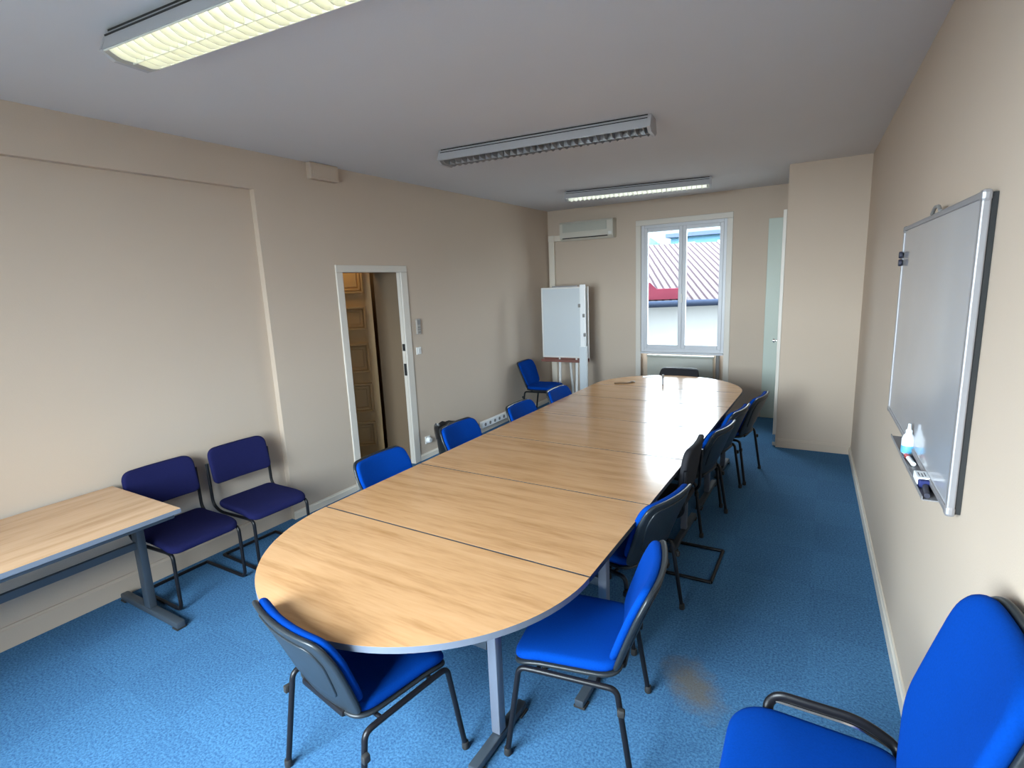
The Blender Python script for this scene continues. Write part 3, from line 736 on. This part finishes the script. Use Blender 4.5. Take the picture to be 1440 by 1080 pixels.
dup(n2, (-3.565, 2.255, 0), R(-2), 'navy chair against the wall nearer to the doorway', NV)
sled_chair('sled_chair', 'black sled base chair on the right side of the table, third from the near end', (-0.955, 3.48, 0), R(180), RG, 'black_fabric', 0.46, 0.54, 0.86, 0.48, ext=0.17)

# ------------------------------------------------------------------ waste bin
t = thing('waste_bin', 'black waste bin lined with a black bag by the left wall', 'bin', (-3.62, 4.62, 0))
bm = BM(); lathe(bm, [(0.0, 0.0), (0.125, 0.0), (0.155, 0.36), (0.149, 0.36), (0.12, 0.012), (0.0, 0.012)], 28); obj('body', bm, 'plastic', t, 40)
bm = BM(); prof = []
n = 28; rings = []
for r0, z in ((0.158, 0.25), (0.162, 0.31), (0.167, 0.36), (0.160, 0.395), (0.140, 0.37), (0.132, 0.2)):
    rings.append([bm.verts.new((math.cos(2*PI*k/n)*(r0+random.uniform(-.004, .005)), math.sin(2*PI*k/n)*(r0+random.uniform(-.004, .005)), z+random.uniform(-.012, .012))) for k in range(n)])
for A, B in zip(rings, rings[1:]):
    for k in range(n): bm.faces.new((A[k], A[(k+1) % n], B[(k+1) % n], B[k]))
obj('bin_liner', bm, 'bag', t, 60)

# ------------------------------------------------------------------ flipchart and white post
t = thing('flipchart', 'grey white flipchart board on a stand in the far left corner', 'flipchart', (-3.36, 7.22, 0), R(2))
bm = BM(); span(bm, (-0.355, -0.015, 0.82), (0.355, 0.005, 1.82)); obj('board', bm, 'flip', t)
bm = BM(); W2 = 0.37
for a, b in (((-W2, -0.022, 0.80), (-W2+0.022, 0.012, 1.84)), ((W2-0.022, -0.022, 0.80), (W2, 0.012, 1.84)), ((-W2+0.022, -0.022, 0.80), (W2-0.022, 0.012, 0.822)), ((-W2+0.022, -0.022, 1.818), (W2-0.022, 0.012, 1.84))): span(bm, a, b, 0.004)
obj('board_frame', bm, 'white_plastic', t)
bm = BM(); span(bm, (-0.36, -0.10, 0.745), (0.37, 0.0, 0.76), 0.003); span(bm, (-0.36, -0.105, 0.745), (0.37, -0.098, 0.785), 0.002); span(bm, (-0.36, -0.004, 0.745), (0.37, 0.003, 0.80), 0.002); obj('pen_tray', bm, 'redwood', t)
bm = BM(); span(bm, (-0.20, 0.0, 1.84), (0.20, 0.02, 1.86), 0.003); obj('paper_clamp', bm, 'alu', t)
for x, sx in ((-0.10, 0.0), (0.17, 0.0)):
    bm = BM(); tube(bm, [(x, 0.03, 1.5), (x+sx*0.3, 0.012, 0.78), (x+sx, -0.03, 0.01)], 0.022, 10); obj('leg', bm, 'white_plastic', t, 40)
bm = BM(); tube(bm, [(0, 0.03, 1.5), (0, 0.30, 0.01)], 0.02, 10); obj('leg', bm, 'white_plastic', t, 40)
t = thing('display_stand', 'narrow white upright stand in front of the flipchart right edge', 'stand', (-2.99, 7.02, 0), R(8))
bm = BM(); span(bm, (-0.036, -0.028, 0.98), (0.036, 0.028, 1.87), 0.006); obj('upper_post', bm, 'paper', t)
bm = BM(); A = [(-0.05, -0.038), (0.05, -0.038), (0.05, 0.038), (-0.05, 0.038)]; prism(bm, A, 0.02, 1.0); obj('lower_post', bm, 'flip', t)
for z, x in ((1.58, -0.042), (1.44, 0.02), (1.17, 0.03)):
    bm = BM(); box(bm, (x, -0.035, z), (0.03, 0.03, 0.05), 0.005); obj('clip', bm, 'grey_plastic', t)
bm = BM(); box(bm, (0, 0, 0.012), (0.26, 0.26, 0.024), 0.006); obj('base_plate', bm, 'slate', t)

# ------------------------------------------------------------------ whiteboard on the right wall
WR_ROT = 0.028435
def wr(y, off, z): # point on right wall: distance y along room, off into the room
    return (xr(y)-off, y, z)
yb0, yb1, zb0, zb1 = 2.09, 3.62, 1.125, 2.130
t = thing('whiteboard', 'large grey whiteboard in an aluminium frame on the right wall', 'whiteboard', (xr((yb0+yb1)/2), (yb0+yb1)/2, (zb0+zb1)/2), WR_ROT)
hl, hh = (yb1-yb0)/2, (zb1-zb0)/2
bm = BM(); span(bm, (-0.033, -hl+0.015, -hh+0.015), (-0.02, hl-0.015, hh-0.015)); obj('writing_surface', bm, 'board', t)
bm = BM()
for a, b in (((-0.039, -hl, -hh), (-0.016, -hl+0.022, hh)), ((-0.039, hl-0.022, -hh), (-0.016, hl, hh)), ((-0.039, -hl+0.022, -hh), (-0.016, hl-0.022, -hh+0.022)), ((-0.039, -hl+0.022, hh-0.022), (-0.016, hl-0.022, hh))): span(bm, a, b, 0.005)
obj('frame', bm, 'alu', t)
bm = BM(); span(bm, (-0.016, -hl+0.006, -hh+0.006), (-0.0005, hl-0.006, hh-0.006)); obj('wall_gap_shade', bm, 'dark', t)  # near-black slab standing in for shade between board and wall
for sy in (-1, 1):
    for sz in (-1, 1):
        bm = BM(); box(bm, (-0.028, sy*(hl-0.014), sz*(hh-0.014)), (0.028, 0.036, 0.036), 0.010); obj('corner_cap', bm, 'grey_plastic' if sy > 0 else 'alu', t)
bm = BM(); tube(bm, fillet([(-0.038, -0.16, hh), (-0.038, -0.13, hh+0.02), (-0.038, -0.05, hh+0.024), (-0.038, 0.0, hh)], 0.03), 0.007, 8); obj('top_hook', bm, 'grey_plastic', t, 40)
# pen tray under the board
ty0, ty1 = 2.25, 3.10
bm = BM(); z = zb0-0.012-((zb0+zb1)/2)
a0, a1 = ty0-(yb0+yb1)/2, ty1-(yb0+yb1)/2
span(bm, (-0.074, a0, z-0.004), (-0.02, a1, z), 0.001); span(bm, (-0.077, a0, z-0.004), (-0.074, a1, z+0.010), 0.001); span(bm, (-0.024, a0, z-0.004), (-0.018, a1, z+0.03), 0.001)
obj('pen_tray', bm, 'alu', t)
TZ = zb0-0.012
for k, (y, z) in enumerate(((3.585, 1.985), (3.585, 1.945))):
    bm = BM(); lathe(bm, [(0.0, 0), (0.017, 0), (0.019, 0.006), (0.017, 0.014), (0.0, 0.015)], 16)
    o = obj('magnet', bm, 'ink', None, 40); o.rotation_euler = (0, R(-90), WR_ROT); o.location = wr(y, 0.040, z)
    tag(o, ['black round magnet on the whiteboard left edge, the upper one', 'black round magnet on the whiteboard left edge, the lower one'][k], 'magnet', 'whiteboard magnets')
t = thing('spray_bottle', 'small white bottle with a blue label on the whiteboard tray', 'bottle', wr(2.80, 0.050, TZ), WR_ROT); t.scale = (0.74, 0.74, 0.80)
bm = BM(); lathe(bm, [(0.0, 0), (0.030, 0), (0.033, 0.006), (0.033, 0.085), (0.026, 0.105), (0.016, 0.118)], 22); obj('body', bm, 'bottle', t, 40)
bm = BM(); lathe(bm, [(0.0335, 0.012), (0.0338, 0.013), (0.0338, 0.05), (0.0335, 0.051)], 22); obj('label_band', bm, 'cyan', t, 40)
bm = BM(); lathe(bm, [(0.016, 0.116), (0.017, 0.118), (0.017, 0.135), (0.010, 0.142), (0.007, 0.172), (0.0, 0.174)], 18); obj('nozzle', bm, 'bottle', t, 40)
t = thing('board_eraser', 'dark blue board eraser with a white label on the tray', 'eraser', wr(2.42, 0.049, TZ), WR_ROT); t.scale = (0.72, 0.82, 0.85)
bm = BM(); span(bm, (-0.030, -0.07, 0), (0.026, 0.07, 0.035), 0.006); obj('felt', bm, 'eraser_blue', t)
bm = BM(); span(bm, (-0.034, -0.045, 0.006), (0.022, 0.058, 0.0415), 0.004); obj('label', bm, 'paper', t)
bm = BM()
for k, (ya, yb) in enumerate(((-0.02, 0.03), (-0.03, 0.02), (-0.02, 0.035))): span(bm, (-0.022+k*0.013, ya, 0.0412), (-0.018+k*0.013, yb, 0.0419))
obj('print', bm, 'ink', t)
def pen(label, y, m, m2, rz):
    t = thing('whiteboard_marker', label, 'marker', wr(y, 0.055, TZ+0.010), WR_ROT+rz, 'markers on the whiteboard tray')
    bm = BM(); tube(bm, [(0, -0.055, 0), (0, 0.03, 0)], 0.009, 12); obj('barrel', bm, m, t, 40)
    bm = BM(); tube(bm, [(0, 0.03, 0), (0, 0.065, 0)], 0.0098, 12); obj('cap', bm, m2, t, 40)
pen('white marker with a red cap beside the bottle on the tray', 2.68, 'paper', 'red', R(4))
pen('black marker at the near end of the whiteboard tray', 2.315, 'paper' if 0 else 'ink', 'ink', R(-6))

# ------------------------------------------------------------------ outside the far window
bm = BM(); span(bm, (-160, -60, -3.7), (160, 160, -3.5)); struct(obj('ground', bm, 'ground'))
bm = BM()
ra = [bm.verts.new((-150+k*10, 125+6*math.sin(k*1.3), -3.5)) for k in range(31)]; rb = [bm.verts.new((-150+k*10, 140+6*math.sin(k*1.3), 17+2.2*math.sin(k*0.7)+0.8*math.sin(k*2.1))) for k in range(31)]
rc = [bm.verts.new((-150+k*10, 158, -3.5)) for k in range(31)]
for k in range(30):
    bm.faces.new((ra[k], ra[k+1], rb[k+1], rb[k])); bm.faces.new((rb[k], rb[k+1], rc[k+1], rc[k]))
struct(obj('hills', bm, 'hill', None, 80))
t = thing('neighbouring_house', 'white rendered house with a ribbed pale roof outside the window', 'building', (-3.9, 17.0, -3.5), R(25))
EZ = 4.66
bm = BM(); span(bm, (-9, 0, 0), (9, 9, EZ)); obj('wall', bm, 'render', t)
bm = BM(); v = [bm.verts.new(p) for p in ((-9.2, -0.35, EZ-0.05), (9.2, -0.35, EZ-0.05), (9.2, 7, EZ+2.05), (-9.2, 7, EZ+2.05), (-9.2, -0.35, EZ+0.05), (9.2, -0.35, EZ+0.05), (9.2, 7, EZ+2.15), (-9.2, 7, EZ+2.15))]
for f in ((0, 1, 2, 3), (4, 5, 6, 7), (0, 1, 5, 4), (1, 2, 6, 5), (2, 3, 7, 6), (3, 0, 4, 7)): bm.faces.new([v[i] for i in f])
obj('roof', bm, 'roof', t)
bm = BM(); tube(bm, [(-9.2, -0.46, EZ-0.03), (9.2, -0.46, EZ-0.03)], 0.10, 10); obj('gutter', bm, 'gutter', t, 40)
bm = BM(); tube(bm, [(1.45, -0.10, 0), (1.45, -0.10, EZ-0.1)], 0.05, 10); obj('downpipe', bm, 'render', t, 40)
for z in (4.2, 3.8, 3.4):
    bm = BM(); box(bm, (1.45, -0.10, z), (0.14, 0.12, 0.06), 0.01); obj('pipe_bracket', bm, 'gutter', t)
bm = BM(); prism(bm, [(-1.15, 0.10), (0.02, 0.10), (0.02, 0.42), (-0.85, 0.42), (-1.05, 0.62), (-1.15, 0.62)], -0.30, 0.05, lambda p: (p[0], p[2], EZ+p[1])); obj('red_parapet', bm, 'redband', t)
t = thing('distant_building', 'blue grey building rising behind the neighbouring roof', 'building', (-3.0, 44, -3.5), R(-4))
bm = BM(); span(bm, (-8.3, 0, 0), (12, 8, 8.5)); obj('wall', bm, 'bluewall', t)
bm = BM(); span(bm, (-8.6, -0.4, 8.5), (12.4, 8.4, 8.8)); obj('roof_slab', bm, 'gutter', t)
for k in range(6):
    bm = BM(); box(bm, (-7+k*3, -0.02, 7.6), (1.3, 0.1, 0.9)); obj('window', bm, 'render', t)
t = thing('tree', 'green treetop behind the neighbouring roof at the left of the window', 'tree', (-9.9, 34, -3.5))
bm = BM(); tube(bm, [(0, 0, 0), (0.1, 0, 3), (0, 0.2, 6.5)], 0.2, 8); obj('trunk', bm, 'brown', t)
bm = BM()
for k in range(26):
    a = random.uniform(0, 2*PI); q = random.uniform(0, 1.0); z = random.uniform(5.2, 7.3)
    r_ = bmesh.ops.create_icosphere(bm, subdivisions=2, radius=random.uniform(0.4, 0.75))
    for v in r_['verts']: v.co = v.co*(1+random.uniform(-.18, .18))+Vector((q*math.cos(a), q*math.sin(a), z))
obj('foliage', bm, 'leaf', t)
# plastered reveal of the doorway, browner than the room
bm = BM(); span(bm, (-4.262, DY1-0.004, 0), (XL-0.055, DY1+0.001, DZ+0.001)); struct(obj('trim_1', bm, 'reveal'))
bm = BM()  # unseen bulk of this building, added to keep near-side sky off the neighbour
span(bm, (-22, YB-0.32, -3.5), (-6.15, 8.04, 15)); span(bm, (0.95, YB-0.32, -3.5), (17, 8.04, 15)); span(bm, (-6.15, YB-0.32, 3.2), (0.95, 8.04, 15)); span(bm, (-6.15, YB-0.32, -3.5), (0.95, 8.04, -0.15))
struct(obj('building_sky_blocker', bm, 'render'))
# ------------------------------------------------------------------ light
SKY_FAR, SKY_NEAR = 18.0, 64.0
w = bpy.data.worlds.new('sky'); bpy.context.scene.world = w; w.use_nodes = True
bg = w.node_tree.nodes['Background']; bg.inputs['Color'].default_value = (0.80, 0.91, 1.0, 1); bg.inputs['Strength'].default_value = 1.0
# overcast sky, strength raised on the near side to add daylight indoors
wt = w.node_tree; tcw = wt.nodes.new('ShaderNodeTexCoord'); dt = wt.nodes.new('ShaderNodeVectorMath'); dt.operation = 'DOT_PRODUCT'
dt.inputs[1].default_value = Vector((-0.30, -0.84, 0.46)).normalized()
wt.links.new(tcw.outputs['Generated'], dt.inputs[0])
mrw = wt.nodes.new('ShaderNodeMapRange'); mrw.interpolation_type = 'SMOOTHSTEP'
mrw.inputs['From Min'].default_value = 0.30; mrw.inputs['From Max'].default_value = 0.97; mrw.inputs['To Min'].default_value = SKY_FAR; mrw.inputs['To Max'].default_value = SKY_NEAR
wt.links.new(dt.outputs['Value'], mrw.inputs['Value']); wt.links.new(mrw.outputs['Result'], bg.inputs['Strength'])
def portal(name, x0, x1, z0, z1, y, facing):
    l = bpy.data.lights.new(name, 'AREA'); l.shape = 'RECTANGLE'; l.size = x1-x0; l.size_y = z1-z0; l.cycles.is_portal = True
    o = bpy.data.objects.new(name, l); C.objects.link(o); o.location = ((x0+x1)/2, y, (z0+z1)/2)
    o.rotation_euler = (R(90) if facing > 0 else R(-90), 0, 0)     # area lights shine along local -Z
    return o
for a, b in BW: portal('daylight_portal', a, b, 0.83, 2.7, YB-0.28, 1)
portal('daylight_portal', WX0, WX1, 0.83, WZ1, YF+0.28, -1)
l = bpy.data.lights.new('corridor_lamp', 'POINT'); l.energy = 8; l.color = (1.0, 0.72, 0.36); l.shadow_soft_size = 0.1
o = bpy.data.objects.new('corridor_lamp', l); C.objects.link(o); o.location = (-4.42, 3.70, 2.52)

sc = bpy.context.scene
sc.view_settings.view_transform = 'Standard'; sc.view_settings.look = 'None'; sc.view_settings.gamma = 1.0
sc.view_settings.use_curve_mapping = False; sc.view_settings.exposure = 0.0
sc.cycles.max_bounces = 10; sc.cycles.diffuse_bounces = 6; sc.cycles.glossy_bounces = 4; sc.cycles.transparent_max_bounces = 12
sc.cycles.caustics_reflective = False; sc.cycles.caustics_refractive = False; sc.cycles.sample_clamp_indirect = 4.0
sc.cycles.use_denoising = True
